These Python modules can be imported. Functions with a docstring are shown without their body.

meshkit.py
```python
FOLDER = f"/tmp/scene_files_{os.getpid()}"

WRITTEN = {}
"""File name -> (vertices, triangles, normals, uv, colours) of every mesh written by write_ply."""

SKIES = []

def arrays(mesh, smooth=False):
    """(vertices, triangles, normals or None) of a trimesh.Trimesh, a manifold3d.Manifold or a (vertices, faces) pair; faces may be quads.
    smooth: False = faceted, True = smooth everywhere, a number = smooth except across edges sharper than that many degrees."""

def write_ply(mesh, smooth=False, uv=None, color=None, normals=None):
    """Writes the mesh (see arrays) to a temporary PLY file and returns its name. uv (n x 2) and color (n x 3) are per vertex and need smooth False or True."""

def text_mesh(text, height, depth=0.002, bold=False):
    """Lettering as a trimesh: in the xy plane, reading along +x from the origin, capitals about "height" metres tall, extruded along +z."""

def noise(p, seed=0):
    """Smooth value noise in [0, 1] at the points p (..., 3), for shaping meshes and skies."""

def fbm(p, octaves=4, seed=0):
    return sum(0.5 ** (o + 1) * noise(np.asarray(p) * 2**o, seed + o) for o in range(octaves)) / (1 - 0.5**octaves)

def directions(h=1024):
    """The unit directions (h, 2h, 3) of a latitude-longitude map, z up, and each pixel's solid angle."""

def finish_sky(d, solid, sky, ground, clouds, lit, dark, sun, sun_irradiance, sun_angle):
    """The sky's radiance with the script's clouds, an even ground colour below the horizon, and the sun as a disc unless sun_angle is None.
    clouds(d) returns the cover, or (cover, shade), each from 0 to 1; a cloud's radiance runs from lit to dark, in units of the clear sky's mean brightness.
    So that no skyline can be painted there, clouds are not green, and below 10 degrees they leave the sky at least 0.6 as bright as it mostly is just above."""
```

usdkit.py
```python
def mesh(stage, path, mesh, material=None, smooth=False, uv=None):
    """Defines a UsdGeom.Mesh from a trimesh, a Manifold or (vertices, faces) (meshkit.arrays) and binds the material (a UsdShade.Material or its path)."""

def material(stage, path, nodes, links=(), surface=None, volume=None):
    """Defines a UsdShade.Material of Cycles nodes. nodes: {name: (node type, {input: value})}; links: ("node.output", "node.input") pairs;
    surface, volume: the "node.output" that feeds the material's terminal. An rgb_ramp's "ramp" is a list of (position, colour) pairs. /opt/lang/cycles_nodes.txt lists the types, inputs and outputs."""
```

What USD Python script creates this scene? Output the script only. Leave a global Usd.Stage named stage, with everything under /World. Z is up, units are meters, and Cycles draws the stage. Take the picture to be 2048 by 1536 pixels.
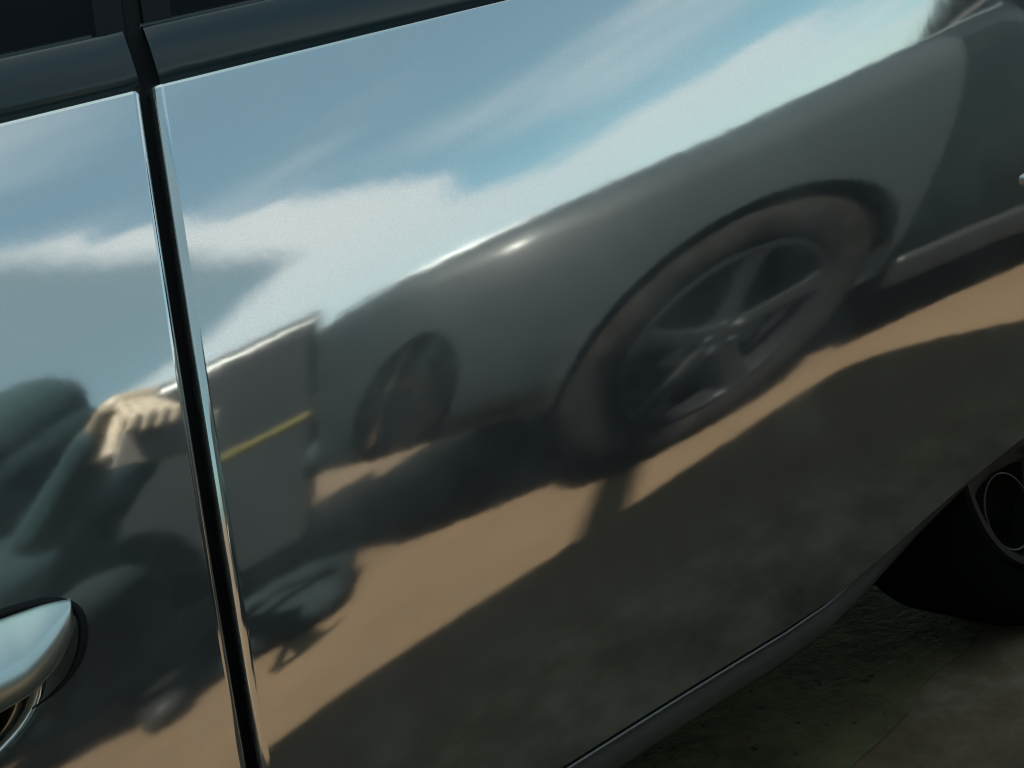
import math, random, numpy as np, trimesh, usdkit
import manifold3d as m3
from pxr import Usd, UsdGeom, UsdLux, UsdShade, Gf, Sdf, Vt
random.seed(4); rng = np.random.default_rng(4)
stage = Usd.Stage.CreateInMemory()
UsdGeom.SetStageUpAxis(stage, UsdGeom.Tokens.z); UsdGeom.SetStageMetersPerUnit(stage, 1.0)
W = UsdGeom.Xform.Define(stage, '/World'); stage.SetDefaultPrim(W.GetPrim())
UsdGeom.Scope.Define(stage, '/World/Looks')

# Working coordinates: x along the near car (to its rear), o outward from its doors, z up.  World = (x, -o, z).
def w(v):
    v = np.array(v, float); v[..., 1] *= -1; return v

# ---------------------------------------------------------------- camera
CAM = np.array([0.0, 0.6124, 0.7048])
RT, UP, FW = np.array([0.8299, 0.4901, -0.2665]), np.array([0.2755, 0.0555, 0.9597]), np.array([0.4852, -0.8699, -0.0890])
cam = UsdGeom.Camera.Define(stage, '/World/camera')
cam.CreateHorizontalApertureAttr(36.0); cam.CreateVerticalApertureAttr(27.0)
cam.CreateFocalLengthAttr(36.0 * 1554.757 / 2048); cam.CreateClippingRangeAttr(Gf.Vec2f(0.02, 500))
r_, f_ = w(RT), w(FW); b_ = -f_ / np.linalg.norm(f_); u_ = np.cross(b_, r_); u_ /= np.linalg.norm(u_); r_ = np.cross(u_, b_); c_ = w(CAM)
cam.AddTransformOp().Set(Gf.Matrix4d(*r_, 0, *u_, 0, *b_, 0, *c_, 1))
cam.CreateFStopAttr(0.0)
cam.CreateExposureAttr(2.4)

# ---------------------------------------------------------------- sky and sun
EL, SUN = math.radians(61), np.array([-0.45, -0.89])
SUN = SUN / np.linalg.norm(SUN)
sd = w(np.array([SUN[0] * math.cos(EL), SUN[1] * math.cos(EL), math.sin(EL)]))
ROT = math.atan2(sd[0], sd[1])
dome = UsdLux.DomeLight.Define(stage, '/World/sky'); dome.CreateIntensityAttr(1.0)
TILT = (-0.155, 0.0, -0.98)      # the low bank of cloud is thicker towards one side
usdkit.material(stage, '/World/Looks/sky', {
    'tc': ('texture_coordinate', {}),
    'sky': ('sky_texture', {'sky_type': 'single_scattering', 'sun_disc': False, 'sun_elevation': EL, 'sun_rotation': ROT, 'air_density': 1.0, 'aerosol_density': 2.0, 'ozone_density': 1.5}),
    'tint': ('mix_color', {'blend_type': 'multiply', 'fac': 1.0, 'use_clamp': False, 'b': (0.98, 1.45, 1.16)}),
    'sep': ('separate_xyz', {}),
    'map': ('mapping', {'mapping_type': 'point', 'scale': (1.0, 1.0, 2.2)}),
    'n1': ('noise_texture', {'scale': 2.6, 'detail': 6.0, 'roughness': 0.52, 'distortion': 0.25}),
    'n2': ('noise_texture', {'scale': 1.5, 'detail': 3.0, 'roughness': 0.5, 'distortion': 0.3}),
    'map2': ('mapping', {'mapping_type': 'point', 'location': (1.7, 4.1, 0.4), 'scale': (1.0, 1.0, 3.0)}),
    # bank: height above a tilted line, broken up with noise
    'tz': ('math', {'math_type': 'multiply_add', 'value2': 0.50}),
    'tn': ('math', {'math_type': 'multiply_add', 'value2': 0.34}),
    'bank': ('map_range', {'range_type': 'smoothstep', 'from_min': 0.578, 'from_max': 0.540, 'to_min': 0.0, 'to_max': 0.92, 'clamp': True}),
    'bankfade': ('map_range', {'range_type': 'smoothstep', 'from_min': 0.02, 'from_max': 0.42, 'to_min': 0.62, 'to_max': 1.0, 'clamp': True}),
    'bk': ('math', {'math_type': 'multiply'}),
    'wisp': ('map_range', {'range_type': 'smoothstep', 'from_min': 0.40, 'from_max': 0.72, 'to_min': 0.14, 'to_max': 0.72, 'clamp': True}),
    'cover': ('math', {'math_type': 'maximum', 'use_clamp': True}),
    'gz': ('math', {'math_type': 'subtract', 'value2': 0.33}), 'ga': ('math', {'math_type': 'absolute'}), 'gs': ('math', {'math_type': 'multiply_add', 'value2': 1.15}), 'gx': ('math', {'math_type': 'multiply_add', 'value2': 0.22}), 'gr': ('map_range', {'range_type': 'smoothstep', 'from_min': 0.000, 'from_max': 0.070, 'to_min': 0.0, 'to_max': 1.0, 'clamp': True}),
    'cloud': ('mix_color', {'blend_type': 'mix', 'use_clamp': False, 'a': (2.0, 2.75, 3.0), 'b': (6.6, 6.85, 6.7)}),
    'mix': ('mix_color', {'blend_type': 'mix', 'use_clamp': False}),
    'bg': ('background_shader', {'strength': 0.05}),
}, [('tc.generated', 'sep.vector'), ('tc.generated', 'map.vector'), ('map.vector', 'n1.vector'), ('tc.generated', 'map2.vector'), ('map2.vector', 'n2.vector'),
    ('sky.color', 'tint.a'), ('sep.x', 'tz.value1'), ('sep.z', 'tz.value3'), ('n1.fac', 'tn.value1'), ('tz.value', 'tn.value3'),
    ('tn.value', 'bank.value'), ('sep.z', 'bankfade.value'), ('bank.result', 'bk.value1'), ('bankfade.result', 'bk.value2'),
    ('n2.fac', 'wisp.value'), ('bk.value', 'cover.value1'), ('wisp.result', 'cover.value2'),
    ('tint.result', 'mix.a'), ('n1.fac', 'gx.value1'), ('sep.z', 'gz.value1'), ('gz.value', 'ga.value1'), ('ga.value', 'gs.value1'), ('sep.x', 'gs.value3'), ('gs.value', 'gx.value3'), ('gx.value', 'gr.value'), ('gr.result', 'cloud.fac'), ('cloud.result', 'mix.b'), ('cover.value', 'mix.fac'), ('mix.result', 'bg.color')], surface='bg.background')
UsdShade.MaterialBindingAPI.Apply(dome.GetPrim()).Bind(UsdShade.Material.Get(stage, '/World/Looks/sky'))
dome.GetPrim().SetCustomDataByKey('kind', 'structure')
dome.GetPrim().SetCustomDataByKey('label', 'teal blue sky with a low bank of white cloud')
sun = UsdLux.DistantLight.Define(stage, '/World/sun')
sun.CreateIntensityAttr(1.25); sun.CreateAngleAttr(0.5); sun.CreateNormalizeAttr(True) if hasattr(sun, 'CreateNormalizeAttr') else None
sun.CreateColorAttr(Gf.Vec3f(1.0, 0.93, 0.82))
z_ = np.array(sd); x_ = np.cross([0, 0, 1.0], z_); x_ /= np.linalg.norm(x_); y_ = np.cross(z_, x_)
sun.AddTransformOp().Set(Gf.Matrix4d(*x_, 0, *y_, 0, *z_, 0, 0, 0, 6, 1))

# ---------------------------------------------------------------- materials
def M(name, nodes, links=(), surface='p.BSDF'):
    return usdkit.material(stage, '/World/Looks/' + name, nodes, links, surface=surface)
def plain(name, col, rough=0.5, metallic=0.0, ior=1.5, **k):
    return M(name, {'p': ('principled_bsdf', {'base_color': col, 'roughness': rough, 'metallic': metallic, 'ior': ior, **k})})
def grained(name, a, b, scale=40.0, rough=0.6, bump=0.0, detail=4.0, lo=0.35, hi=0.65, **k):
    return M(name, {'tc': ('texture_coordinate', {}), 'n': ('noise_texture', {'scale': scale, 'detail': detail, 'roughness': 0.6}),
                    'r': ('rgb_ramp', {'ramp': [(lo, a), (hi, b)]}), 'b': ('bump', {'strength': bump, 'distance': 0.01}),
                    'p': ('principled_bsdf', {'roughness': rough, **k})},
             [('tc.object', 'n.vector'), ('n.fac', 'r.fac'), ('r.color', 'p.base_color'), ('n.fac', 'b.height'), ('b.normal', 'p.normal')])
# dark metallic lacquer: mirror-like clear surface over a dark base, a trace of dust in it
PAINT = M('grey_lacquer', {
    'tc': ('texture_coordinate', {}), 'n': ('noise_texture', {'scale': 9.0, 'detail': 6.0, 'roughness': 0.65}),
    'd': ('noise_texture', {'scale': 420.0, 'detail': 1.0}),
    'dr': ('map_range', {'from_min': 0.66, 'from_max': 0.80, 'to_min': 0.0, 'to_max': 1.0, 'clamp': True}),
    'nr': ('map_range', {'from_min': 0.45, 'from_max': 0.75, 'to_min': 0.034, 'to_max': 0.070, 'clamp': True}),
    'rr': ('map_range', {'from_min': 0.35, 'from_max': 0.75, 'to_min': 0.052, 'to_max': 0.08, 'clamp': True}),
    'wv': ('noise_texture', {'scale': 26.0, 'detail': 2.5, 'roughness': 0.55}), 'bp': ('bump', {'strength': 1.0, 'distance': 0.00007}),
    'fl': ('noise_texture', {'scale': 900.0, 'detail': 1.0}), 'fr': ('rgb_ramp', {'ramp': [(0.3, (0.345, 0.365, 0.365)), (0.7, (0.375, 0.395, 0.395))]}),
    'dust': ('diffuse_bsdf', {'color': (0.28, 0.29, 0.285)}),
    'p': ('principled_bsdf', {'base_color': (0.355, 0.375, 0.375), 'roughness': 0.01, 'metallic': 1.0, 'specular_tint': (0.8, 0.85, 0.85)}),
    'm': ('mix_closure', {})},
    [('tc.object', 'n.vector'), ('tc.object', 'd.vector'), ('d.fac', 'dr.value'), ('n.fac', 'nr.value'), ('n.fac', 'rr.value'), ('rr.result', 'p.roughness'),
     ('tc.object', 'wv.vector'), ('wv.fac', 'bp.height'), ('bp.normal', 'p.normal'), ('tc.object', 'fl.vector'), ('fl.fac', 'fr.fac'), ('fr.color', 'p.base_color'), ('nr.result', 'm.fac'), ('p.BSDF', 'm.closure1'), ('dust.BSDF', 'm.closure2')], surface='m.closure')
HANDLE = plain('silver_lacquer', (0.32, 0.365, 0.35), 0.38, 1.0)
BLACK = plain('black_rubber', (0.006, 0.007, 0.008), 0.6, 0.0, 1.2)
TRIM = plain('black_gloss_trim', (0.004, 0.010, 0.012), 0.24, 0.0, 1.36)
PILT = plain('satin_black_trim', (0.004, 0.005, 0.006), 0.4, 0.0, 1.15)
GLASS = plain('tinted_glass', (0.001, 0.001, 0.0015), 0.02, 0.0, 1.16)
TYRE = grained('tyre_rubber', (0.006, 0.0056, 0.0052), (0.012, 0.011, 0.010), 14, 0.9, ior=1.12)
ALLOY = plain('dull_alloy', (0.030, 0.032, 0.034), 0.30, 0.7)
CHROME = plain('chrome', (0.75, 0.75, 0.75), 0.08, 1.0)
PAINT2 = M('slate_car_paint', {
    'tc': ('texture_coordinate', {}), 'n': ('noise_texture', {'scale': 6.0, 'detail': 7.0, 'roughness': 0.7}),
    'sep': ('separate_xyz', {}), 'low': ('map_range', {'from_min': 0.62, 'from_max': 0.25, 'to_min': 0.0, 'to_max': 0.55, 'clamp': True}),
    'nr': ('map_range', {'from_min': 0.45, 'from_max': 0.62, 'to_min': 0.0, 'to_max': 1.0, 'clamp': True}), 'mul': ('math', {'math_type': 'multiply'}),
    'c': ('mix_color', {'blend_type': 'mix', 'a': (0.014, 0.019, 0.022), 'b': (0.040, 0.038, 0.034)}),
    'p': ('principled_bsdf', {'roughness': 0.55, 'coat_weight': 0.12, 'coat_roughness': 0.2, 'metallic': 0.0, 'ior': 1.3})},
    [('tc.object', 'n.vector'), ('tc.object', 'sep.vector'), ('sep.z', 'low.value'), ('n.fac', 'nr.value'), ('nr.result', 'mul.value1'), ('low.result', 'mul.value2'),
     ('mul.value', 'c.fac'), ('c.result', 'p.base_color')])
CORNER_DARK = plain('dark_corner_paint', (0.005, 0.008, 0.009), 0.35, 0.0, 1.25)  # near-black put on the second car to darken the upper right corner
TYRE_SHADED = M('shaded_tyre_rubber', {'d': ('diffuse_bsdf', {'color': (0.004, 0.004, 0.004)})}, surface='d.BSDF')  # tyre rubber with the shade of the near wheel arch in its colour
ALLOY_SHADED = plain('shaded_wheel_alloy', (0.010, 0.010, 0.010), 0.4, 0.0, 1.3)  # wheel alloy darkened in colour for the shade on the near wheels
DIMM = plain('dim_edge_metal', (0.07, 0.07, 0.068), 0.5, 0.6)
CHROME2D = plain('sill_glint_metal', (0.16, 0.17, 0.165), 0.45, 0.8)
ROCKER = plain('grey_sill_plastic', (0.035, 0.037, 0.036), 0.3, 0.0, 1.5)
PLASTIC = plain('dark_bumper_plastic', (0.009, 0.009, 0.0095), 0.5, 0.0, 1.35)
LAMPG = plain('lamp_glass', (0.006, 0.007, 0.008), 0.06, 0.0, 1.35)
YELLOW = plain('faded_yellow_paint', (0.105, 0.09, 0.022), 0.6)
SAND = M('sandy_concrete', {
    'tc': ('texture_coordinate', {}), 'n': ('noise_texture', {'scale': 2.2, 'detail': 8.0, 'roughness': 0.62}), 'n2': ('noise_texture', {'scale': 60.0, 'detail': 5.0, 'roughness': 0.7}),
    'r': ('rgb_ramp', {'ramp': [(0.3, (0.052, 0.031, 0.0135)), (0.7, (0.072, 0.044, 0.021))]}), 'r2': ('rgb_ramp', {'ramp': [(0.35, (0.92, 0.92, 0.92)), (0.65, (1.03, 1.03, 1.03))]}),
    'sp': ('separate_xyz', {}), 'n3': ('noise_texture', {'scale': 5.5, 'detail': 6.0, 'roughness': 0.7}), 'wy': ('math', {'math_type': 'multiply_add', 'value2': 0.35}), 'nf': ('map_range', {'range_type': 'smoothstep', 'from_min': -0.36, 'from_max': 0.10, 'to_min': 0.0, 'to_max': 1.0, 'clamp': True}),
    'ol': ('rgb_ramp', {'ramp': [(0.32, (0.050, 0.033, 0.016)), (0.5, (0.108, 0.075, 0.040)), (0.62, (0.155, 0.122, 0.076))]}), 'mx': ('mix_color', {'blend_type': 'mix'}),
    'mm': ('mix_color', {'blend_type': 'multiply', 'fac': 1.0, 'use_clamp': False}), 'b': ('bump', {'strength': 0.12, 'distance': 0.004}), 'p': ('principled_bsdf', {'roughness': 0.9})},
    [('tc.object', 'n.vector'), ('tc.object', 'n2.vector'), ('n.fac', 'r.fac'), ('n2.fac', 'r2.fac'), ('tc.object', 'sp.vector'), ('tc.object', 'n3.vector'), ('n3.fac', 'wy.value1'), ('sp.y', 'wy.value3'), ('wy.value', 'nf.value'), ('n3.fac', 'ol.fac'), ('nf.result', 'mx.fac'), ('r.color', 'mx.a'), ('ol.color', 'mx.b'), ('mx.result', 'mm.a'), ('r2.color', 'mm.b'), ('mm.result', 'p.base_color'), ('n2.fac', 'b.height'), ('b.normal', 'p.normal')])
MOSS_SHADED = M('shaded_mossy_dirt', {  # mossy dirt, its tone also lowered for the shade under the car
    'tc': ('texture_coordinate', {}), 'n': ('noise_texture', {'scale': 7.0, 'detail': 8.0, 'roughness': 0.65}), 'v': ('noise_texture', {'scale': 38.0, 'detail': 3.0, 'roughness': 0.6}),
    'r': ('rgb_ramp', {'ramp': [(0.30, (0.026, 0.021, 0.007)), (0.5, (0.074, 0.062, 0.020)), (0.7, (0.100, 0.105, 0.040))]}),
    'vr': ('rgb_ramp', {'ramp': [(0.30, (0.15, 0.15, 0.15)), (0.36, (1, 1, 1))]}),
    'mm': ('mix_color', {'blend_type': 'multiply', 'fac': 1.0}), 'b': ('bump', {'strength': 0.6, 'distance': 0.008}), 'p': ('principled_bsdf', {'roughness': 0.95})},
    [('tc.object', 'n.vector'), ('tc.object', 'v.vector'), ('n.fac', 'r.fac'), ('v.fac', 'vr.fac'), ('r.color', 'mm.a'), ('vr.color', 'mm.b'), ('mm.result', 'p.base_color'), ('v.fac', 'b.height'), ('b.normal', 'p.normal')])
TRAILER = plain('dark_grey_trailer_paint', (0.017, 0.021, 0.022), 0.45, 0.0, 1.3)
CHROME2 = plain('brushed_aluminium', (0.45, 0.46, 0.46), 0.35, 1.0)
SKIN = grained('skin', (0.20, 0.165, 0.12), (0.26, 0.21, 0.155), 20.0, 0.5)
JACKET = grained('dark_teal_cloth', (0.013, 0.027, 0.030), (0.020, 0.036, 0.039), 60.0, 0.9, ior=1.15)
TROUSER = grained('charcoal_cloth', (0.007, 0.011, 0.012), (0.012, 0.017, 0.018), 60.0, 0.9, ior=1.15)
CAPM = grained('grey_cap_cloth', (0.10, 0.105, 0.12), (0.14, 0.145, 0.16), 80.0, 0.9)
HAIR = plain('dark_hair', (0.012, 0.010, 0.008), 0.5)
SHOE = plain('dark_shoe', (0.008, 0.008, 0.008), 0.6, 0.0, 1.3)
PHONEM = plain('phone_case', (0.16, 0.15, 0.14), 0.35)
SCREEN_DARK = M('dark_screen_black', {'d': ('diffuse_bsdf', {'color': (0.004, 0.004, 0.005)})}, surface='d.BSDF')  # black for the added screen that darkens the mirrored corner
HX = 4.2
METAL = plain('grey_steel', (0.25, 0.25, 0.25), 0.5, 0.6)

# ---------------------------------------------------------------- helpers
used = {}
def path(name, parent=None):
    base = (str(parent.GetPath()) if parent else '/World') + '/' + name
    k = used.get(base, -1) + 1; used[base] = k
    return base if k == 0 else base + '_%03d' % k
def tag(p, label=None, cat=None, group=None, kind=None):
    for k, v in (('label', label), ('category', cat), ('group', group), ('kind', kind)):
        if v: p.SetCustomDataByKey(k, v)
    return p
def xf(name, parent=None, **k):
    return tag(UsdGeom.Xform.Define(stage, path(name, parent)).GetPrim(), **k)
def mesh(name, vf, mat, parent=None, smooth=30, **k):
    if hasattr(vf, 'to_mesh'):
        t = vf.to_mesh(); vf = (t.vert_properties[:, :3], t.tri_verts)
    if isinstance(vf, trimesh.Trimesh): vf = (vf.vertices, vf.faces)
    v, f = w(vf[0]), np.asarray(vf[1], int)
    if f.shape[1] == 4: f = np.vstack([f[:, [0, 1, 2]], f[:, [0, 2, 3]]])
    f = f[:, ::-1]
    return tag(usdkit.mesh(stage, path(name, parent), (v, f), mat, smooth).GetPrim(), **k)
def grid_faces(n, m, close=False):
    i, j = np.meshgrid(np.arange(n - 1), np.arange(m if close else m - 1), indexing='ij'); i, j = i.ravel(), j.ravel(); k = (j + 1) % m
    return np.c_[i * m + j, (i + 1) * m + j, (i + 1) * m + k, i * m + k]
def loft(rings, caps=True):
    R = np.array(rings, float); n, m = R.shape[:2]
    v = R.reshape(-1, 3); f = grid_faces(n, m, True); f = np.vstack([f[:, [0, 1, 2]], f[:, [0, 2, 3]]])
    if caps:
        a, b = len(v), len(v) + 1; v = np.vstack([v, R[0].mean(0), R[-1].mean(0)])
        j = np.arange(m); k = (j + 1) % m
        f = np.vstack([f, np.c_[np.full(m, a), j, k], np.c_[np.full(m, b), (n - 1) * m + k, (n - 1) * m + j]])
    t = trimesh.Trimesh(v, f, process=False); trimesh.repair.fix_normals(t)
    return t
def rbox(c, s, r=0.005, seg=8):
    c, s = np.array(c, float), np.array(s, float) / 2 - r
    pts = [m3.Manifold.sphere(r, seg).translate(tuple(c + s * np.array(q))) for q in ((a, b, d) for a in (-1, 1) for b in (-1, 1) for d in (-1, 1))]
    return m3.Manifold.batch_hull(pts)
def tube(pts, rad, n=10):
    pts = np.array(pts, float); rad = np.broadcast_to(rad, len(pts)); rings = []
    for i, p in enumerate(pts):
        t = pts[min(i + 1, len(pts) - 1)] - pts[max(i - 1, 0)]; t /= np.linalg.norm(t)
        a = np.cross(t, [0.3, 0.1, 1.0]); a /= np.linalg.norm(a); b = np.cross(t, a); th = np.linspace(0, 2 * np.pi, n, endpoint=False)
        rings.append(p + rad[i] * (np.cos(th)[:, None] * a + np.sin(th)[:, None] * b))
    return loft(rings)
def to_man(t):
    return m3.Manifold(m3.Mesh(np.asarray(t.vertices, np.float32), np.asarray(t.faces, np.uint32)))
def interp(x, xs, ys):
    return np.interp(x, xs, ys)

# ---------------------------------------------------------------- ground
n = 60
gx = np.r_[-150, -60, -25, -10, np.linspace(-5, 6, 56), 12, 30, 80, 150.]; go = np.r_[-150, -60, -25, -10, np.linspace(-4, 6, 51), 12, 30, 80, 150.]
X, O = np.meshgrid(gx, go, indexing='ij')
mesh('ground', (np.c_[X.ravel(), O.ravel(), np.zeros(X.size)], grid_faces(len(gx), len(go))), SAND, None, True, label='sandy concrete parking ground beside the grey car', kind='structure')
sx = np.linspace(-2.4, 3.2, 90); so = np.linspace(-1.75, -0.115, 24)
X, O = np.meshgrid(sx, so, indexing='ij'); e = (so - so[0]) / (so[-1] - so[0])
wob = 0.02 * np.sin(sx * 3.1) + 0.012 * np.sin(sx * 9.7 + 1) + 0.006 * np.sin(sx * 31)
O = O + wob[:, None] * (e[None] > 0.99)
mesh('shaded_mossy_strip', (np.c_[X.ravel(), O.ravel(), np.full(X.size, 0.004)], grid_faces(len(sx), len(so))), MOSS_SHADED, None, True, label='mossy dirt strip, darkened for the shade under the grey car', kind='structure')

# ---------------------------------------------------------------- the near car: the shape of its side
def side(x, z):
    """outward offset of the door skin at x along the car and height z"""
    x, z = np.asarray(x, float), np.asarray(z, float)
    xe = np.where(x > 1.1, 1.1 + 0.35 * np.tanh((x - 1.1) / 0.35), np.where(x < -0.15, -0.15 + 0.14 * np.tanh((x + 0.15) / 0.14), x))
    q, xx = z - 0.43235, xe + 0.28941
    o = -q ** 2 / (2 * 1.31848) + 0.113986 * xx ** 2 / 2 + 0.0018 * q ** 3 + 0.351 * xx * q
    o = o - np.where(x > 0.90, 0.34 * (1 - np.exp(-((x - 0.90) / 0.33) ** 2)), 0) * np.clip((z - 0.62) / 0.30, 0, 1) - np.where(x > 1.0, (x - 1.0) ** 2 / 2.5, 0) - np.where(x < -0.25, (x + 0.25) ** 2 / 14.0, 0)
    return o
BELT = lambda x: np.where(x < 1.1, 0.93 + 0.09322 * np.clip(x, -1.6, 1.1) - 0.0304 * np.clip(x, 0, 1.1) ** 2, 0.9957 + 0.02 * (np.minimum(x, 1.7) - 1.1))
GAPX = lambda z: 0.06585 * z * z + 0.05604 * z + 0.00497
SILL = lambda x: np.interp(x, [-3, 0.60, 0.68, 0.76, 0.88, 1.0, 1.10, 1.25, 1.40, 1.52, 1.6, 3], [0.2795, 0.2795, 0.284, 0.303, 0.343, 0.378, 0.42, 0.44, 0.42, 0.36, 0.28, 0.28])
car = xf('parked_car', label='dark grey glossy car filling the picture, its doors mirroring the sky', cat='car')
ROLL = [(0, 0)] + [(0.0045 * (1 - math.cos(a)), 0.0045 * (1 - math.sin(math.pi / 2 - a))) for a in np.linspace(0, math.pi / 2, 7)[1:]]
def panel(xl, xr, zb, zt, nx, nz, dish=None, radii=(0.0045, 0.0045, 0.0028, 0.0040)):
    """a door skin between two edge curves with rolled edges; xl, xr functions of z; zb, zt functions of x; radii left, right, bottom, top"""
    unit = [(math.sin(a), 1 - math.cos(a)) for a in np.linspace(0, math.pi / 2, 6)]
    su = np.r_[[-1] * 7, np.linspace(0, 1, nx), [1] * 7]; sv = np.r_[[-1] * 7, np.linspace(0, 1, nz), [1] * 7]
    def ext(k, N, ra, rb):
        if 7 <= k < N - 7: return 0, 0
        R = ra if k < 7 else rb
        if k in (0, N - 1): return R, 0.022
        q = unit[min(6 - k if k < 7 else k - (N - 7), 5)]; return R * q[0], R * q[1]
    NU, NV = len(su), len(sv); V = np.zeros((NU, NV, 3)); rl, rr2, rb_, rt_ = radii
    U = np.clip(su, 0, 1)[:, None] * np.ones(NV); T = np.ones(NU)[:, None] * np.clip(sv, 0, 1)[None]
    x = U * 0 + 0.3; z = T * 0 + 0.6
    for _ in range(12):
        x = (xl(z) + rl) * (1 - U) + (xr(z) - rr2) * U
        z = (zb(x) + rb_) * (1 - T) + (zt(x) - rt_) * T
    eo_u = np.array([ext(k, NU, rl, rr2) for k in range(NU)]); eo_v = np.array([ext(k, NV, rb_, rt_) for k in range(NV)])
    sgu = np.where(np.arange(NU) < 7, -1, 1) * (eo_u[:, 0] > 0); sgv = np.where(np.arange(NV) < 7, -1, 1) * (eo_v[:, 0] > 0)
    x = x + (sgu * eo_u[:, 0])[:, None]; z = z + (sgv * eo_v[:, 0])[None]
    o = side(x, z) - eo_u[:, 1][:, None] - eo_v[:, 1][None]
    if dish: o = o - dish(x, z)
    V[..., 0], V[..., 1], V[..., 2] = x, o, z
    return V.reshape(-1, 3), grid_faces(NU, NV)
G = 0.0040
def dish(x, z):
    a = np.radians(8); u, v = (x + 0.150), (z - 0.553); u, v = u * np.cos(a) + v * np.sin(a), -u * np.sin(a) + v * np.cos(a)
    d = np.sqrt((u / 0.090) ** 2 + ((v + 0.004) / 0.042) ** 2)
    return 0.030 * (1 - np.clip((d - 0.55) / 0.45, 0, 1) ** 2 * (3 - 2 * np.clip((d - 0.55) / 0.45, 0, 1))) * (d < 1)
XF = -1.02
fd = mesh('door', panel(lambda z: XF + 0 * z, lambda z: GAPX(z) - G, SILL, BELT, 300, 190, dish), PAINT, car, True, label='front door with the pull handle')
rd = mesh('door', panel(lambda z: GAPX(z) + G, lambda z: 1.17 + 0 * z, SILL, BELT, 240, 150, None, (0.0085, 0.0045, 0.0028, 0.0040)), PAINT, car, True, label='rear door mirroring another car wheel')
mesh('rear_fender', panel(lambda z: 1.178 + 0 * z, lambda z: 2.02 + 0 * z, SILL, lambda x: BELT(x), 60, 50), PAINT, car, True)
mesh('front_fender', panel(lambda z: -1.92 + 0 * z, lambda z: XF - 0.008 + 0 * z, lambda x: np.where(np.abs(x + 1.45) < 0.345, 0.30 + np.sqrt(np.maximum(0.345 ** 2 - (x + 1.45) ** 2, 0)), 0.28), lambda x: 0.93 + 0.0932 * np.clip(x, -1.2, 9) + 0.12 * np.minimum(x + 1.2, 0), 80, 50), PAINT, car, True)

# rocker under the doors, with a small pressed lip
rx = np.linspace(-1.05, 1.0, 120)
prof = [(-0.07, 0.275), (-0.014, 0.2735), (-0.008, 0.270), (-0.007, 0.262), (-0.013, 0.250), (-0.022, 0.234), (-0.034, 0.222), (-0.09, 0.215)]
V = np.array([[(x, side(x, 0.28) + a, b + (SILL(x) - 0.2795) * 0.9) for a, b in prof] for x in rx])
mesh('rocker', (V.reshape(-1, 3), grid_faces(len(rx), len(prof))), ROCKER, car, 60)

lx = np.linspace(-1.0, 0.98, 90)
mesh('sill_glint', tube([(x, float(side(x, 0.2795)) - 0.001, float(SILL(x)) - 0.0032) for x in lx], 0.0014, 8), CHROME2D, car, True)  # pale tube standing in for the light caught along the sill edge
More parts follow.
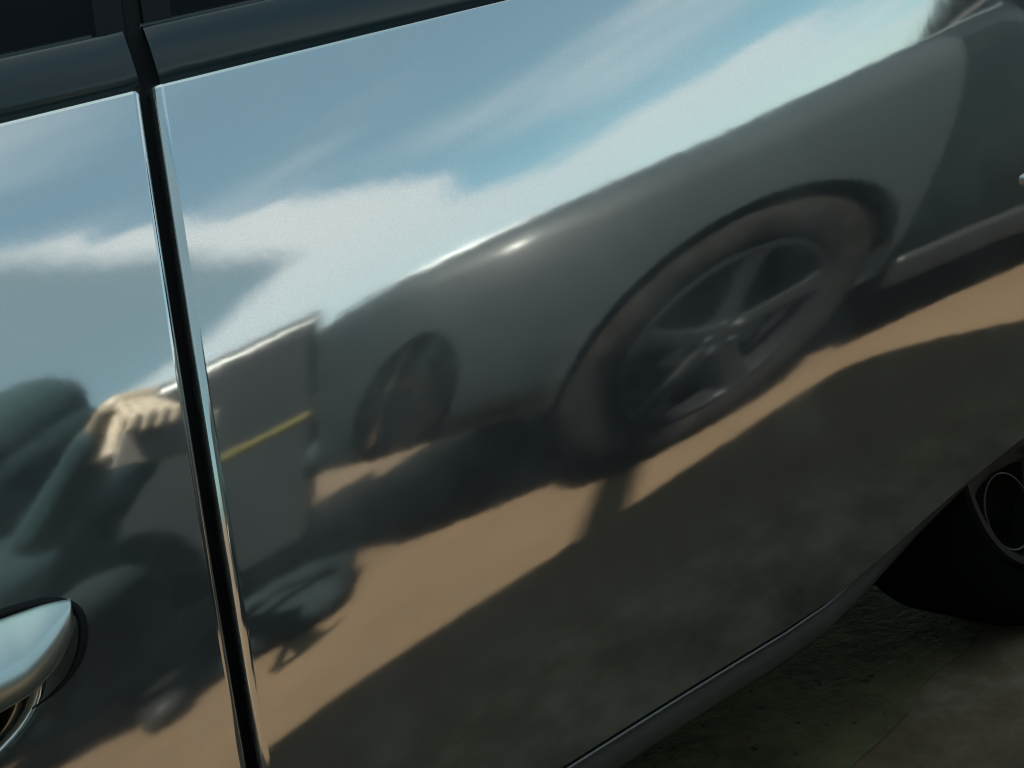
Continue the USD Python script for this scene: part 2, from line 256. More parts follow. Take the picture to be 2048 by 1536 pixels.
# belt moulding (two lengths), rubber channel between the doors, window glass, pillars
def strip(x0, x1, prof, n=80):
    xs = np.linspace(x0, x1, n); return np.array([[(x, side(x, BELT(x)) + a, BELT(x) + b) for a, b in prof] for x in xs]).reshape(-1, 3), grid_faces(n, len(prof))
MP = [(-0.020, -0.010), (-0.016, 0.002), (-0.0125, 0.005), (-0.0105, 0.008), (-0.0095, 0.014), (-0.0100, 0.028), (-0.0125, 0.044), (-0.016, 0.0485), (-0.020, 0.050), (-0.0225, 0.0495), (-0.0225, 0.053), (-0.026, 0.0555), (-0.031, 0.056)]
def gx0(b): return 0.118 + 0.0
mesh('belt_moulding', strip(-0.95, 0.1145, MP), TRIM, car, 50)
mesh('belt_moulding', strip(0.1290, 1.16, MP), TRIM, car, 50)
zz = np.linspace(0.26, 1.64, 90)
def pil(x, z): return side(x, np.minimum(z, 0.96)) - np.maximum(z - 0.96, 0) * 0.13 - np.maximum(z - 0.96, 0) ** 2 * 0.06
V = np.array([[(GAPX(min(z, 0.99)) + (z - 0.99) * 0.16 * (z > 0.99) + a, pil(GAPX(min(z, 0.99)), z) + b, z) for a, b in ((-0.026, -0.03), (-0.016, -0.026), (0.016, -0.026), (0.026, -0.03))] for z in zz])
mesh('door_seal', (V.reshape(-1, 3), grid_faces(len(zz), 4)), BLACK, car, True)
def pane(x0, x1a, x1b, inset, off, z1=1.62):
    zs = np.linspace(0, 1, 14); xs = np.linspace(0, 1, 40); out = []
    for s in xs:
        for t in zs:
            xa = x0 if np.isscalar(x0) else x0[0] * (1 - t) + x0[1] * t
            x = xa * (1 - s) + (x1a * (1 - t) + x1b * t) * s; zb = BELT(x) + inset; z = zb + (z1 - zb) * t
            out.append((x, pil(x, z) + off, z))
    return np.array(out), grid_faces(len(xs), len(zs))
mesh('window', pane((-0.92, -0.40), 0.096, 0.16, 0.040, -0.020), GLASS, car, True, label='front door window, black')
mesh('window', pane((0.140, 0.22), 1.9, 1.75, 0.040, -0.020), GLASS, car, True, label='rear door window, black')
for sgn in (-1, 1):
    zz2 = np.linspace(0.985, 1.64, 30)
    c = np.array([GAPX(0.99) + (z - 0.99) * 0.16 for z in zz2])
    V = np.array([[(cc + a0, pil(cc, z) + b0, z) for a0, b0 in (((sgn * 0.006), -0.022), (sgn * 0.0065, -0.0145), (sgn * 0.008, -0.013), (sgn * 0.028, -0.013), (sgn * 0.031, -0.019))] for cc, z in zip(c, zz2)])
    mesh('pillar_trim', (V.reshape(-1, 3), grid_faces(len(zz2), 5)), PILT, car, 50)

# shell behind the skins, and the roof: closed lofts (hidden side mirrored)
CEN = -0.80
xs = np.r_[-1.95, -1.85, np.linspace(-1.6, 1.9, 16), 2.06, 2.12]
rings = []
for x in xs:
    k = 0.80 if x in (-1.95, 2.12) else 0.95 if x in (-1.85, 2.06) else 1
    zt = np.interp(x, [-1.95, -1.85, -0.9, -0.6, 1.5, 2.12], [0.62, 0.74, 0.86, 0.86, 0.93, 0.90]); zb = 0.24
    oo = [float(side(x, z)) - 0.034 for z in (zb, 0.42, 0.62, min(0.80, zt - .04), zt)]
    zsn = [zb, 0.42, 0.62, min(0.80, zt - .04), zt]; oo[0] -= 0.05
    near = [(x, CEN + (o - CEN) * k, z) for o, z in zip(oo, zsn)]
    far = [(x, CEN - (o - CEN) * k, z) for o, z in zip(oo[::-1], zsn[::-1])]
    rings.append(near + far)
shell = to_man(loft(rings))
for cx in (-1.45, 1.25):
    shell -= m3.Manifold.cylinder(2.6, 0.35, 0.35, 40).rotate((90, 0, 0)).translate((cx, 0.6, 0.30)) if cx < 0 else m3.Manifold.cylinder(2.6, 0.34, 0.34, 40).rotate((90, 0, 0)).translate((cx, 0.6, 0.30))
mesh('underbody', shell, BLACK, car, 30)
# bonnet and boot skins, roof
def skin(x0, x1, zf, name, inset=0.03):
    xs = np.linspace(x0, x1, 24); ts = np.linspace(-1, 1, 25); V = []
    for x in xs:
        z = zf(x); hw = float(side(x, z)) - CEN - inset
        V.append([(x, CEN + hw * t, z + 0.05 * (1 - t ** 4)) for t in ts])
    mesh(name, (np.array(V).reshape(-1, 3), grid_faces(24, 25)), PAINT, car, True)
skin(-1.92, -0.92, lambda x: 0.93 + 0.0932 * max(x, -1.2) + 0.12 * min(x + 1.2, 0) - 0.012, 'bonnet', 0.01)
skin(1.98, 2.06, lambda x: 0.975, 'tailgate_ledge', 0.02)
# roof: its near edge casts the straight edge of the shade on the ground
RE = -0.245
rr = []
for x, zt, hw in ((-0.42, 1.62, 0.60), (-0.25, 1.68, 0.625), (0.2, 1.735, 0.635), (0.8, 1.735, 0.64), (1.6, 1.71, 0.64), (1.86, 1.62, 0.62)):
    rr.append([(x, CEN + hw * t, zt - 0.03 * abs(t) ** 3 + dz) for t, dz in [(t, 0) for t in np.linspace(1, -1, 15)]] + [(x, CEN + hw * t, zt - 0.06) for t in np.linspace(-1, 1, 7)])
mesh('roof', loft(rr), PAINT, car, 40)
for pts in (((-0.95, -0.06, 0.88), (-0.42, -0.22, 1.62)), ((1.98, -0.27, 0.95), (1.84, -0.24, 1.62)), ((-0.95, -1.54, 0.88), (-0.42, -1.38, 1.62)), ((1.98, -1.33, 0.95), (1.84, -1.36, 1.62)), ((0.12, -1.6, 0.95), (0.2, -1.44, 1.66))):
    mesh('roof_pillar', tube([pts[0], (np.array(pts[0]) + pts[1]) / 2 + (0, 0.015 if pts[0][1] > -1 else -0.015, 0.02), pts[1]], (0.05, 0.042, 0.04), 8), PAINT, car, 40)
for nm, a, b, c2, d in (('windscreen', (-0.98, -0.10, 0.90), (-0.98, -1.50, 0.90), (-0.44, -1.36, 1.62), (-0.44, -0.24, 1.62)), ('rear_screen', (1.99, -0.27, 0.96), (1.99, -1.33, 0.96), (1.86, -1.38, 1.62), (1.86, -0.22, 1.62)), ('window', (-0.9, -1.56, 0.92), (1.9, -1.36, 0.96), (1.8, -1.41, 1.62), (-0.4, -1.41, 1.62))):
    t = trimesh.Trimesh([a, b, c2, d], [[0, 1, 2], [0, 2, 3]]); mesh(nm, t.subdivide().subdivide(), GLASS, car, True)
mesh('headlining', loft([[(x, CEN + 0.5 * t, 1.655 + s) for t, s in ((1, 0), (-1, 0), (-1, -.02), (1, -.02))] for x in (-0.35, 0.4, 1.75)]), BLACK, car)
for x, z in ((-1.97, 0.45), (2.13, 0.48)):
    mesh('bumper', rbox((x, CEN, z), (0.16, 1.14, 0.26), 0.06, 12), PAINT, car, 40)
for o in (-0.38, -1.22): mesh('headlamp', rbox((-1.93, o, 0.66), (0.16, 0.28, 0.12), 0.04, 10), LAMPG, car, 40)
for o in (-0.42, -1.18): mesh('tail_lamp', rbox((2.10, o, 0.80), (0.10, 0.20, 0.22), 0.03, 10), plain('red_lamp', (0.3, 0.01, 0.01), 0.1) if o == -0.42 else UsdShade.Material.Get(stage, '/World/Looks/red_lamp'), car, 40)

# door handles
def handle(x_tip, zc, length, direction, o_add, s=1.0):
    """direction +1: the tip points to the rear.  rings along the bar, tip closed"""
    rings = []
    L = np.r_[0, 0.012, 0.04, 0.10, 0.22, 0.38, 0.55, 0.75, 0.9, 1.0]
    hgt = np.array([0.0015, 0.008, 0.0140, 0.0205, 0.0250, 0.0268, 0.0270, 0.0265, 0.026, 0.025]) * s        # half height
    out = np.array([0.010, 0.014, 0.019, 0.026, 0.034, 0.039, 0.041, 0.041, 0.040, 0.038]) * s
    Lf = np.r_[np.linspace(0, 0.04, 8), np.linspace(0.05, 0.3, 16), np.linspace(0.33, 1, 16)]
    from scipy.interpolate import PchipInterpolator as PI_
    for l, h, ou in zip(Lf, PI_(L, hgt)(Lf), PI_(L, out)(Lf)):
        x = x_tip - direction * l * length
        zm = zc + 0.0315 * s - h - 0.0035 * s * (1 - min(l / 0.10, 1)) ** 2      # the upper edge runs straight to the tip
        cross = []
        for a in np.linspace(0, 2 * np.pi, 64, endpoint=False):
            cz, co = math.cos(a), math.sin(a)
            zz_ = h * np.sign(cz) * abs(cz) ** 0.95
            # ridge low on the bar: the upper facet leans back to the sky
            oo_ = (ou - 0.006) * max(co, 0) ** 0.9 * (1 - 0.30 * max(cz, 0)) + 0.002 * min(co, 0)
            cross.append((x, float(side(x, zc)) + oo_ + o_add, zm + zz_ - 0.010 * s * max(co, 0) * min(1, l * 6)))
        rings.append(cross)
    return loft(rings)
hd = mesh('handle', handle(-0.0325, 0.5715, 0.20, 1, 0.001), HANDLE, car, 60, label='front door pull handle with rounded tip')
mesh('handle', handle(0.905, 0.690, 0.20, -1, -0.004, 0.62), HANDLE, car, 60, label='rear door handle, just its tip in view')
# dark tube round the front handle, standing in for its shadow gap
gk = []
for a in np.linspace(0, 2 * np.pi, 60, endpoint=False):
    pass
E1 = [(-0.30, 0.6050), (-0.20, 0.6062), (-0.12, 0.6062), (-0.070, 0.6055), (-0.046, 0.6030), (-0.0345, 0.5965), (-0.0300, 0.586), (-0.0325, 0.572), (-0.041, 0.557), (-0.055, 0.546), (-0.072, 0.540)]
E1 = np.array(E1); tt = np.linspace(0, len(E1) - 1, 60); from scipy.interpolate import CubicSpline
cs = CubicSpline(np.arange(len(E1)), E1)(tt)
mesh('handle_shadow_line', tube([(x, float(side(x, z)) - 0.0005, z) for x, z in cs], np.r_[np.linspace(0.0032, 0.0030, 44), np.linspace(0.0030, 0.0006, 16)], 8), BLACK, car, True)

# ---------------------------------------------------------------- wheels
def ring_tube(R, r, c, n=48, m=8, sq=(1, 1), rot=0):
    th = np.linspace(0, 2 * np.pi, n, endpoint=False); ph = np.linspace(0, 2 * np.pi, m, endpoint=False); V = []
    for t in th:
        for p in ph:
            a, b = (R + r * math.cos(p)) * math.cos(t) * sq[0], (R + r * math.cos(p)) * math.sin(t) * sq[1]
            V.append((c[0] + a * math.cos(rot) - b * math.sin(rot), c[1] + r * math.sin(p), c[2] + a * math.sin(rot) + b * math.cos(rot)))
    i, j = np.meshgrid(np.arange(n), np.arange(m), indexing='ij'); i, j = i.ravel(), j.ravel()
    return np.array(V), np.c_[i * m + j, ((i + 1) % n) * m + j, ((i + 1) % n) * m + (j + 1) % m, i * m + (j + 1) % m]
def revolve(prof, c, n=64):
    th = np.linspace(0, 2 * np.pi, n, endpoint=False); V = [(c[0] + r * math.cos(t), c[1] + y, c[2] + r * math.sin(t)) for t in th for r, y in prof]; m = len(prof)
    i, j = np.meshgrid(np.arange(n), np.arange(m - 1), indexing='ij'); i, j = i.ravel(), j.ravel()
    return np.array(V), np.c_[i * m + j, ((i + 1) % n) * m + j, ((i + 1) % n) * m + j + 1, i * m + j + 1]
def put(vf, T):
    return (T(np.asarray(vf[0] if not isinstance(vf, trimesh.Trimesh) else vf.vertices)), vf[1] if not isinstance(vf, trimesh.Trimesh) else vf.faces)
I = lambda v: v
def wheel(parent, c, R, rim, width, out, spokes=5, loops=False, T=I, phase=0.0, alloy=ALLOY, tyre=None):
    """out = +1: the visible face looks to +o"""
    q = xf('wheel', parent)
    s = out
    prof = [(rim, -0.012 * s), (rim + 0.01, 0.0), (rim + (R - rim) * 0.45, 0.012 * s), (R - 0.028, 0.004 * s), (R - 0.008, -0.012 * s), (R, -0.04 * s), (R, -(width - 0.04) * s), (R - 0.03, -width * s), (rim, -width * s)]
    mesh('tyre', put(revolve(prof, c), T), tyre or TYRE, q, 40)
    prof = [(rim + 0.001, -0.010 * s), (rim - 0.004, 0.001 * s), (rim - 0.014, 0.0), (rim - 0.020, -0.012 * s), (rim - 0.022, -0.05 * s), (rim - 0.03, -(width - 0.02) * s)]
    mesh('rim', put(revolve(prof, c), T), alloy, q, 40)
    mesh('brake_disc', put(revolve([(0.001, -0.09 * s), (rim * 0.72, -0.09 * s), (rim * 0.72, -0.11 * s), (0.001, -0.11 * s)], c), T), BLACK, q, 40)
    mesh('hub_cap', put(revolve([(0.001, 0.000 * s), (0.026, -0.001 * s), (0.034, -0.006 * s), (0.052, -0.014 * s), (0.055, -0.04 * s)], c, 32), T), alloy, q, 40)
    for k in range(spokes):
        a = phase + k * 2 * np.pi / spokes; R2 = rim - 0.014; secs = []
        for rr_, hw, dy, dep in ((0.03, 0.030, -0.008, 0.03), (0.07, 0.023, -0.010, 0.028), (0.12, 0.021, -0.012, 0.026), (R2 * 0.86, 0.027, -0.010, 0.026), (R2, 0.040, -0.008, 0.03)):
            pts = []
            for t, y in ((-1, -dep), (-1, dy), (-0.65, dy + 0.007), (0.65, dy + 0.007), (1, dy), (1, -dep)):
                x0, z0 = rr_, hw * t; pts.append((c[0] + x0 * math.cos(a) - z0 * math.sin(a), c[1] + y * s, c[2] + x0 * math.sin(a) + z0 * math.cos(a)))
            secs.append(pts)
        mesh('spoke', put(loft(secs), T), alloy, q, 30)
    for k in range(5):
        a = phase + 0.3 + k * 2 * np.pi / 5
        mesh('wheel_bolt', put(tube([(c[0] + 0.036 * math.cos(a), c[1] - 0.012 * s, c[2] + 0.036 * math.sin(a)), (c[0] + 0.036 * math.cos(a), c[1] + 0.002 * s, c[2] + 0.036 * math.sin(a)), (c[0] + 0.036 * math.cos(a), c[1] + 0.005 * s, c[2] + 0.036 * math.sin(a))], (0.008, 0.008, 0.004), 6), T), CHROME, q, 30)
    if loops:
        for k in range(5):
            a = math.radians(217.5) + k * 2 * np.pi / 5
            mesh('opening_rim', put(ring_tube(0.062, 0.0015, (c[0] + 0.139 * math.cos(a), c[1] - 0.002 * s, c[2] + 0.139 * math.sin(a)), 40, 8, (0.85, 1.1), a), T), DIMM, q, True)
    return q
wheel(car, (1.25, -0.05, 0.30), 0.30, 0.205, 0.20, 1, loops=True, phase=math.radians(217.5 + 36), alloy=ALLOY_SHADED, tyre=TYRE_SHADED)
wheel(car, (-1.45, -0.10, 0.30), 0.30, 0.205, 0.20, 1, loops=True, alloy=ALLOY_SHADED, tyre=TYRE_SHADED)
wheel(car, (1.25, -1.56, 0.30), 0.30, 0.205, 0.20, -1)
wheel(car, (-1.45, -1.50, 0.30), 0.30, 0.205, 0.20, -1)

# ---------------------------------------------------------------- the second car, parked opposite (seen mirrored in the doors)
PSI, XC, YC = 0.0323, 0.9656, 0.8918
def T2(v):
    v = np.array(v, float); c, s = math.cos(PSI), math.sin(PSI)
    return np.stack([XC + v[..., 0] * c - v[..., 1] * s, YC + v[..., 0] * s + v[..., 1] * c, v[..., 2]], -1)
car2 = xf('parked_car', label='slate hatchback mirrored in the doors, alloy front wheel on sandy ground', cat='car')
WD = 1.72; HC = WD / 2
def sect(u):
    hw = HC * np.interp(u, [-0.80, -0.74, -0.64, -0.50, -0.36, -0.2, 2.6, 3.0, 3.15], [0.52, 0.66, 0.80, 0.91, 0.97, 1.0, 1.0, 0.95, 0.82])
    ht = np.interp(u, [-0.80, -0.74, -0.64, -0.45, 0.0, 0.45, 3.0, 3.15], [0.952, 0.960, 0.960, 0.950, 0.930, 0.935, 0.96, 0.90])
    zb = np.interp(u, [-0.80, -0.7, -0.5, -0.36, -0.33, 3.15], [0.45, 0.42, 0.38, 0.34, 0.24, 0.24])
    p = []
    for d, f in ((0.10, 0.0), (0.035, 0.06), (0.008, 0.20), (0.0, 0.36), (0.004, 0.50), (0.016, 0.66), (0.040, 0.83), (0.075, 0.925), (0.13, 0.975), (0.25, 1.0), (0.5, 1.03), (HC, 1.05)):
        d2 = d * hw / HC; p.append((u, HC - hw + d2, zb + (ht - zb) * f))
    return p + [(u, WD - q[1], q[2]) for q in p[::-1][1:]]
us = np.r_[-0.80, -0.775, -0.74, -0.69, -0.64, np.linspace(-0.57, 3.0, 40), 3.08, 3.15]
body = to_man(loft([sect(u) for u in us]))
for cu in (0.0, 2.5):
    body -= m3.Manifold.cylinder(3.0, 0.355, 0.355, 56).rotate((90, 0, 0)).translate((cu, 2.4, 0.335))
for uu in (1.40, 2.2):
    body -= m3.Manifold.cube((0.006, 0.02, 0.60)).translate((uu, -0.004, 0.30))
rear, front = body.split_by_plane((1, 0, 0), 0.375)
nearrear, farrear = rear.split_by_plane((0, -1, 0), -0.60)
for nm, part, mt in (('front_body', front, PAINT2), ('darkened_side_panel', nearrear.translate((0.006, 0, 0)), CORNER_DARK), ('rear_body', farrear, PAINT2)):
    t = part.to_mesh(); mesh(nm, (T2(t.vert_properties[:, :3]), t.tri_verts), mt, car2, 25)
def man2(m): t = m.to_mesh(); return T2(t.vert_properties[:, :3]), t.tri_verts
inner = m3.Manifold.cube((3.1, 1.3, 0.5)).translate((-0.34, 0.22, 0.28)); mesh('wheel_housing', man2(inner), BLACK, car2, 30)
for cu in (0.0, 2.5):
    wheel(car2, (cu, 0.012, 0.33), 0.33, 0.228, 0.20, -1, T=T2, phase=math.radians(8))
    wheel(car2, (cu, WD - 0.012, 0.33), 0.33, 0.228, 0.20, 1, T=T2)
# cabin: roof, glass, pillars
def gsec(u, k, z): return u, 0.10 + k, z
cab = []
for z, u0, u1, ins in ((0.925, 1.20, 3.0, 0.06), (1.15, 1.45, 2.95, 0.10), (1.38, 1.72, 2.80, 0.17), (1.43, 1.85, 2.65, 0.22)):
    cab.append([(u0, ins + 0.12, z), (u0 + 0.10, ins, z), (u1 - 0.1, ins, z), (u1, ins + 0.12, z), (u1, WD - ins - 0.12, z), (u1 - 0.1, WD - ins, z), (u0 + 0.1, WD - ins, z), (u0, WD - ins - 0.12, z)])
mesh('cabin_glass', put(loft(cab), T2), GLASS, car2, 30)
rf = [[(u, 0.21 + 0.02 * (1 - k) + (WD - 0.42) * t, 1.42 + 0.05 * (1 - (2 * t - 1) ** 4) * k) for t in np.linspace(0, 1, 13)] + [(u, 0.21 + (WD - 0.42) * t, 1.40) for t in np.linspace(1, 0, 5)] for u, k in ((1.74, 0.3), (1.95, 0.9), (2.2, 1), (2.6, 0.8), (2.82, 0.2))]
mesh('roof', put(loft(rf), T2), PAINT2, car2, 40)
for s in (0, 1):
    fx = lambda p: (p[0], p[1] if s == 0 else WD - p[1], p[2])
    for a, b, r in (((1.19, 0.05, 0.91), (1.78, 0.20, 1.40), 0.032), ((2.12, 0.07, 0.93), (2.14, 0.20, 1.40), 0.03), ((2.9, 0.07, 0.93), (2.66, 0.21, 1.40), 0.05)):
        mesh('roof_pillar', put(tube([fx(a), fx(tuple((np.array(a) + b) / 2 + (0, -0.012, 0.015))), fx(b)], r, 8), T2), PLASTIC, car2, True)
    mp = [fx((0.42, 0.05, 0.955)), fx((0.40, -0.03, 0.975))]
    mirror = m3.Manifold.batch_hull([m3.Manifold.sphere(r, 16).translate(fx(c)) for c, r in (((1.58, -0.20, 1.00), 0.05), ((1.58, -0.19, 1.10), 0.045), ((1.60, -0.02, 1.00), 0.045), ((1.60, -0.03, 1.08), 0.035), ((1.49, -0.12, 1.04), 0.04))])
    mm = mesh('door_mirror', man2(mirror + m3.Manifold.batch_hull([m3.Manifold.sphere(0.025, 10).translate(p) for p in (fx((1.66, 0.06, 0.94)), fx((1.61, -0.02, 0.99)))])), PLASTIC, car2, 40)
# front: bumper cover line, headlamp with chrome sliver, fog opening, grille, plate
ol = np.array([(-0.735, 0.53), (-0.712, 0.655), (-0.655, 0.735), (-0.585, 0.735), (-0.548, 0.62), (-0.565, 0.50), (-0.615, 0.435), (-0.70, 0.415)])
oc = CubicSpline(np.arange(len(ol) + 1), np.vstack([ol, ol[:1]]), bc_type='periodic')(np.linspace(0, len(ol), 48, endpoint=False))
# profile in (u, z) pushed through the wing, cut to a skin 6 mm proud of it
cut = m3.CrossSection([oc[::-1].tolist()]).extrude(0.62).rotate((90, 0, 0)).translate((0, 0.50, 0))
lampm = front.translate((-0.006, -0.006, 0)) ^ cut
hl = mesh('headlamp', man2(lampm), LAMPG, car2, 25)
mesh('lamp_trim', put(tube([(-0.700, 0.241, 0.475), (-0.692, 0.226, 0.52), (-0.680, 0.210, 0.58), (-0.660, 0.188, 0.65), (-0.636, 0.166, 0.705)], (0.003, 0.008, 0.010, 0.007, 0.003), 8), T2), CHROME, car2, True)
mesh('headlamp', man2(lampm.mirror((0, 1, 0)).translate((0, WD, 0))), LAMPG, car2, 25)
bt = [(u, 0.19 + sect(u)[6][1] * 0.6, sect(u)[9][2] * 0.998 + 0.002) for u in np.linspace(-0.76, 0.55, 30)]
mesh('bonnet_edge_glint', put(tube(bt, 0.0045, 8), T2), CHROME2, car2, True)  # bright tube standing in for sky reflected along the bonnet edge
mesh('grille', man2(rbox((-0.79, HC, 0.67), (0.05, 0.80, 0.12), 0.02)), PLASTIC, car2, 40)
mesh('front_bumper', man2(rbox((-0.765, HC, 0.50), (0.14, 0.80, 0.14), 0.06, 14)), PAINT2, car2, 40)
mesh('number_plate', man2(rbox((-0.836, HC, 0.51), (0.012, 0.50, 0.11), 0.003)), PLASTIC, car2, 30)
mesh('sill_trim', man2(rbox((1.25, 0.03, 0.27), (1.7, 0.05, 0.10), 0.02)), PLASTIC, car2, 40)
mesh('tail_lamp', man2(rbox((3.08, 0.16, 0.78), (0.10, 0.16, 0.30), 0.03)), UsdShade.Material.Get(stage, '/World/Looks/red_lamp'), car2, 40)
mesh('tail_lamp', man2(rbox((3.08, WD - 0.16, 0.78), (0.10, 0.16, 0.30), 0.03)), UsdShade.Material.Get(stage, '/World/Looks/red_lamp'), car2, 40)
for u in (1.48,):
    mesh('door_handle', man2(rbox((u, 0.004, 0.78), (0.20, 0.04, 0.03), 0.012)), PAINT2, car2, 40)

# ---------------------------------------------------------------- low wall, painted board, added unseen post (there to cast a narrow shadow across the ground)
tr = xf('box_trailer', label='low dark box trailer with bright top edge and yellow strip, ahead of the second car', cat='trailer')
mesh('box', rbox((-0.785, 1.96, 0.605), (1.87, 1.18, 0.79), 0.03, 14), TRAILER, tr, 40)
mesh('lid', rbox((-0.785, 1.96, 1.012), (1.88, 1.19, 0.035), 0.012, 10), TRAILER, tr, 40)
mesh('edge_trim', tube([(-1.70, 1.372, 0.998), (-0.4, 1.368, 0.998), (0.148, 1.368, 0.998)], 0.006, 8), CHROME2, tr, True)
mesh('yellow_strip', rbox((0.030, 1.368, 0.668), (0.225, 0.006, 0.018), 0.002), YELLOW, tr, 30)
for o in (1.50, 2.42):
    mesh('wheel', revolve([(0.02, 0.0), (0.10, -0.01), (0.115, -0.012), (0.20, -0.012), (0.215, 0.02), (0.215, 0.10), (0.20, 0.13), (0.02, 0.12)], (-0.95, o, 0.215), 40), TYRE, tr, 30)
mesh('axle', tube([(-0.95, 1.52, 0.215), (-0.95, 2.0, 0.215), (-0.95, 2.5, 0.215)], 0.025, 8), METAL, tr, True)
mesh('drawbar', tube([(-1.6, 1.96, 0.30), (-2.2, 1.96, 0.34), (-2.75, 1.96, 0.40)], 0.03, 8), METAL, tr, True)
mesh('jockey_wheel', revolve([(0.01, -0.02), (0.07, -0.025), (0.075, 0.0), (0.07, 0.025), (0.01, 0.02)], (-2.55, 1.96, 0.079), 24), TYRE, tr, 30)
mesh('jockey_stem', tube([(-2.55, 1.90, 0.08), (-2.55, 1.92, 0.25), (-2.55, 1.96, 0.42)], 0.014, 8), METAL, tr, True)
bag = xf('added_bag', label='added dark bag on the sandy ground, catching the shadow of the hand', cat='bag')  # bag added so the hand shadow falls on it
def lump(cs):
    return m3.Manifold.batch_hull([m3.Manifold.sphere(r, 24).translate(c) for c, r in cs])
mesh('bag_body', lump([((-0.06, 1.14, 0.06), .058), ((0.17, 1.10, 0.055), .053), ((0.20, 1.30, 0.06), .058), ((-0.04, 1.34, 0.06), .058), ((0.03, 1.22, 0.125), .05), ((0.13, 1.24, 0.115), .05)]), TROUSER, bag, 60)
mesh('strap', tube([(-0.10, 1.12, 0.06), (-0.02, 1.08, 0.15), (0.08, 1.10, 0.185), (0.18, 1.14, 0.14), (0.22, 1.20, 0.06)], 0.012, 8), BLACK, bag, True)
shd = xf('added_dark_screen', label='added tall black board screen beyond the second car, darkening the mirrored corner', cat='added_screen')  # screen added to darken the upper right of the mirrored view
for k in range(22):
    mesh('board', rbox((HX + 0.20 * k, 6.0 + 0.006 * (k % 2), 2.6), (0.196, 0.03, 5.2), 0.004, 4), SCREEN_DARK, shd, 30)
for k in range(5):
    mesh('post', rbox((HX + 0.15 + 1.0 * k, 6.08, 2.6), (0.10, 0.10, 5.1), 0.006, 4), SCREEN_DARK, shd, 30)
pst = xf('shadow_post', label='added unseen steel pole behind the grey car, casting a narrow shadow', cat='shadow caster')  # out of view, added only to cast the notch of shadow
mesh('shaft', tube([(-0.64, -1.95, 0.0), (-0.64, -1.95, 3.0), (-0.64, -1.95, 5.95)], (0.075, 0.06, 0.05), 16), METAL, pst, 40)
mesh('post_head', rbox((-0.64, -1.95, 5.99), (0.16, 0.16, 0.10), 0.03), METAL, pst, 30)
mesh('base_plate', rbox((-0.64, -1.95, 0.012), (0.22, 0.22, 0.02), 0.004), METAL, pst, 30)

# ---------------------------------------------------------------- the photographer, squatting, and the phone
def bones(segs, refine=0.012, smooth=10):
    m = m3.Manifold()
    for (a, ra), (b, rb) in segs:
        m += m3.Manifold.batch_hull([m3.Manifold.sphere(ra, 14).translate(tuple(a)), m3.Manifold.sphere(rb, 14).translate(tuple(b))])
    m = m.refine_to_length(refine); t = m.to_mesh(); tm = trimesh.Trimesh(t.vert_properties[:, :3], t.tri_verts)
    trimesh.smoothing.filter_taubin(tm, lamb=0.5, nu=0.53, iterations=smooth); return tm
def J(x, o, z): return np.array([x, o, z])
hipL, hipR = J(-0.46, 1.22, 0.22), J(-0.28, 1.20, 0.22); kneeL, kneeR = J(-0.58, 0.95, 0.48), J(-0.19, 0.93, 0.48)
ankL, ankR = J(-0.53, 1.24, 0.09), J(-0.16, 1.23, 0.09); toeL, toeR = J(-0.56, 1.04, 0.035), J(-0.12, 1.03, 0.035)
pel, chest, neck, head = J(-0.37, 1.20, 0.28), J(-0.37, 1.10, 0.62), J(-0.38, 1.05, 0.83), J(-0.39, 1.00, 0.97)
shL, shR = J(-0.55, 1.10, 0.74), J(-0.21, 1.05, 0.76); elL, elR = J(-0.64, 0.95, 0.52), J(-0.25, 0.86, 0.70)
wrL, haL = J(-0.60, 0.82, 0.52), J(-0.58, 0.77, 0.54); wrR, haR = J(-0.150, 0.735, 0.850), J(-0.110, 0.672, 0.862)
FA = math.radians(-72)      # the head is turned well to one side
def hf(x, o, z): return J(x * math.cos(FA) - o * math.sin(FA), x * math.sin(FA) + o * math.cos(FA), z)
per = xf('person', label='squatting person in dark teal hooded jacket holding up a phone', cat='person')
S = lambda a, ra, b, rb: ((a, ra), (b, rb))
fing = []
def finger(base, pts, r):
    p = [base] + pts
    for i in range(len(p) - 1): fing.append(S(p[i], r + 0.0012 - 0.0006 * i, p[i + 1], r + 0.0006 - 0.0006 * i))
PH = CAM + RT * -0.052 + UP * 0.026 - FW * 0.010
hb = haR
for k in range(4):
    top = PH + RT * (-0.062 + 0.019 * k) + UP * 0.043
    finger(haR + RT * (0.012 * k - 0.01) + UP * 0.006, [top - FW * 0.016 + UP * 0.010, top + FW * 0.008 + UP * 0.006, top + FW * 0.011 - UP * (0.016 - 0.002 * abs(k - 1))], 0.0085)
finger(haR - UP * 0.010, [PH - RT * 0.07 - UP * 0.005 - FW * 0.022, PH - RT * 0.045 - UP * 0.015 - FW * 0.016], 0.0105)
lf = []
for k in range(4):
    b = haL + J(-0.03 + 0.02 * k, 0, 0.0); finger(b, [b + J(0, -0.045, -0.008), b + J(0, -0.070, -0.03), b + J(0, -0.075, -0.05)], 0.0085)
finger(haL + J(0.03, 0.02, 0), [haL + J(0.055, -0.01, -0.01), haL + J(0.06, -0.04, -0.02)], 0.0095)
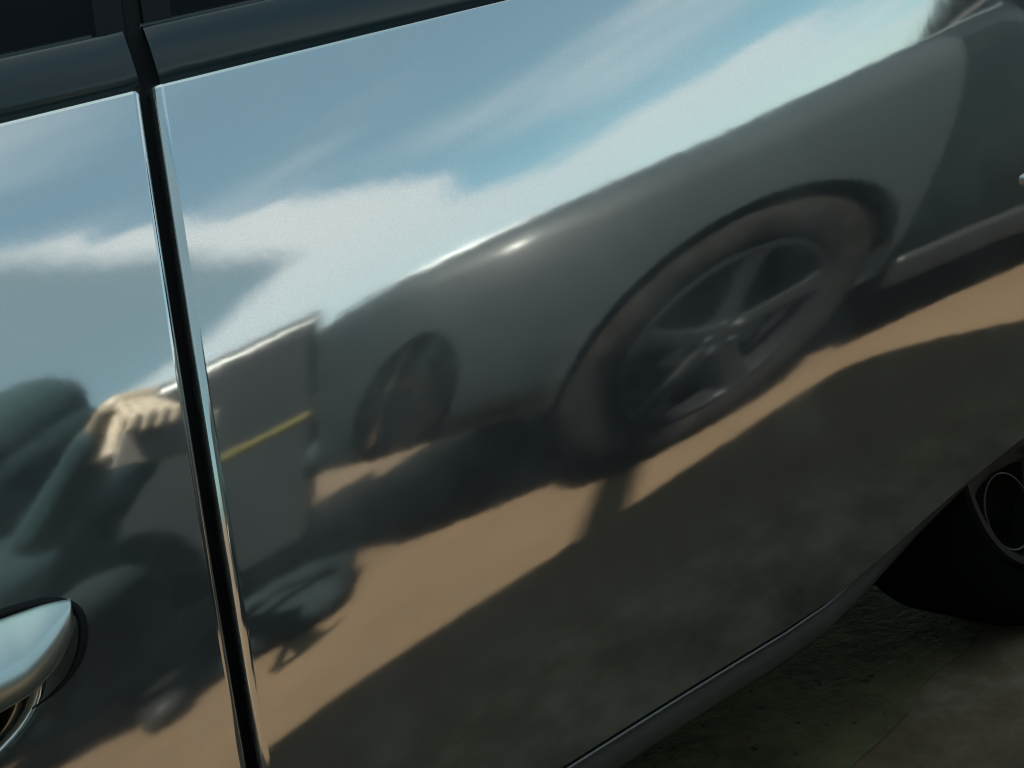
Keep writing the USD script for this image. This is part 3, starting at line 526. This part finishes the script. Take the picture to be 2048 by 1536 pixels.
mesh('body', bones([S(pel, .12, chest, .13), S(chest, .12, neck, .055), S(neck, .052, head - J(0, 0, .03), .055), S(head + hf(.0, .015, .02), .088, head + hf(0, .02, .03), .090), S(head + hf(.01, -.03, -.06), .052, head, .075),
    S(head + hf(.012, -.095, -.01), .012, head + hf(.014, -.112, -.03), .014), S(head + hf(-.085, .01, -.01), .018, head + hf(-.088, .015, .01), .016), S(head + hf(.088, .01, -.01), .018, head + hf(.088, .015, .01), .016),
    S(chest, .10, shL, .06), S(chest, .10, shR, .06), S(shL, .05, elL, .04), S(elL, .04, wrL, .027), S(shR, .05, elR, .04), S(elR, .042, wrR, .029),
    S(wrL, .027, haL + J(-.02, 0, 0), .020), S(wrL, .027, haL + J(.02, 0, 0), .020), S(wrR, .028, haR - RT * .015, .022), S(wrR, .028, haR + RT * .028, .021), S(haR - RT * .015, .022, haR + RT * .028 + UP * .004, .021),
    S(hipL, .09, kneeL, .06), S(kneeL, .055, ankL, .04), S(hipR, .09, kneeR, .06), S(kneeR, .055, ankR, .04), S(ankL, .04, toeL, .03), S(ankR, .04, toeR, .03)] + fing, 0.007, 6), SKIN, per, True)
mesh('jacket', bones([S(pel + J(0, 0, .02), .155, chest, .165), S(chest, .16, neck - J(0, 0, .03), .075), S(chest, .14, shL, .085), S(chest, .14, shR, .085), S(shL, .075, elL, .058), S(elL, .058, wrL + J(0, .03, .01), .042), S(shR, .075, elR, .060), S(elR, .060, elR * .12 + wrR * .88, .040)], 0.02), JACKET, per, True)
mesh('trousers', bones([S(hipL, .125, hipR, .125), S(hipL, .115, kneeL, .082), S(kneeL, .078, ankL - J(0, 0, .02), .060), S(hipR, .115, kneeR, .082), S(kneeR, .078, ankR - J(0, 0, .02), .060)], 0.02), TROUSER, per, True)
for a, tt_ in ((ankL, toeL), (ankR, toeR)):
    mesh('shoe', bones([S(a - J(0, -.03, .035), .048, a - J(0, .02, .03), .050), S(a - J(0, .02, .035), .048, tt_ + J(0, 0, .008), .040)], 0.015), SHOE, per, True)
hood = m3.Manifold.sphere(1, 40).scale((.128, .140, .146)).translate(tuple(head + hf(0, .02, .01))) + m3.Manifold.batch_hull([m3.Manifold.sphere(.125, 24).translate(tuple(head + hf(0, .05, -.06))), m3.Manifold.sphere(.12, 24).translate(tuple(neck + J(0, .02, -.05)))])
hood -= m3.Manifold.sphere(1, 40).scale((.112, .122, .128)).translate(tuple(head + hf(0, .01, .005)))
hood -= m3.Manifold.batch_hull([m3.Manifold.sphere(.078, 24).translate(tuple(head + hf(0, -.06, .0))), m3.Manifold.sphere(.075, 24).translate(tuple(head + hf(0, -.2, -.04))), m3.Manifold.sphere(.06, 24).translate(tuple(head + hf(0, -.14, -.12)))])
mesh('hood', hood, JACKET, per, 50)
for s in (-1, 1):
    mesh('eye', trimesh.creation.icosphere(2, 0.011).apply_translation(head + hf(.012 + s * .031, -.083, .008)), HAIR, per, True)
mesh('mouth', tube([head + hf(-.012, -.083, -.062), head + hf(.012, -.092, -.064), head + hf(.036, -.083, -.062)], (0.003, 0.005, 0.003), 8), plain('lip', (0.35, 0.16, 0.13), 0.5), per, True)
ph = xf('phone', label='small phone held in landscape in the raised hand of the squatting person', cat='phone')
def obox(c, s, r=0.004):
    t = rbox((0, 0, 0), s, r, 8).to_mesh(); v = t.vert_properties[:, :3]
    return c + v[:, :1] * RT + v[:, 1:2] * UP + v[:, 2:3] * FW, t.tri_verts
PC = PH - FW * 0.004
mesh('case', obox(PC, (0.135, 0.068, 0.009)), PHONEM, ph, 30)
mesh('screen', obox(PC - FW * 0.005, (0.118, 0.060, 0.0015), 0.0006), GLASS, ph, 30)
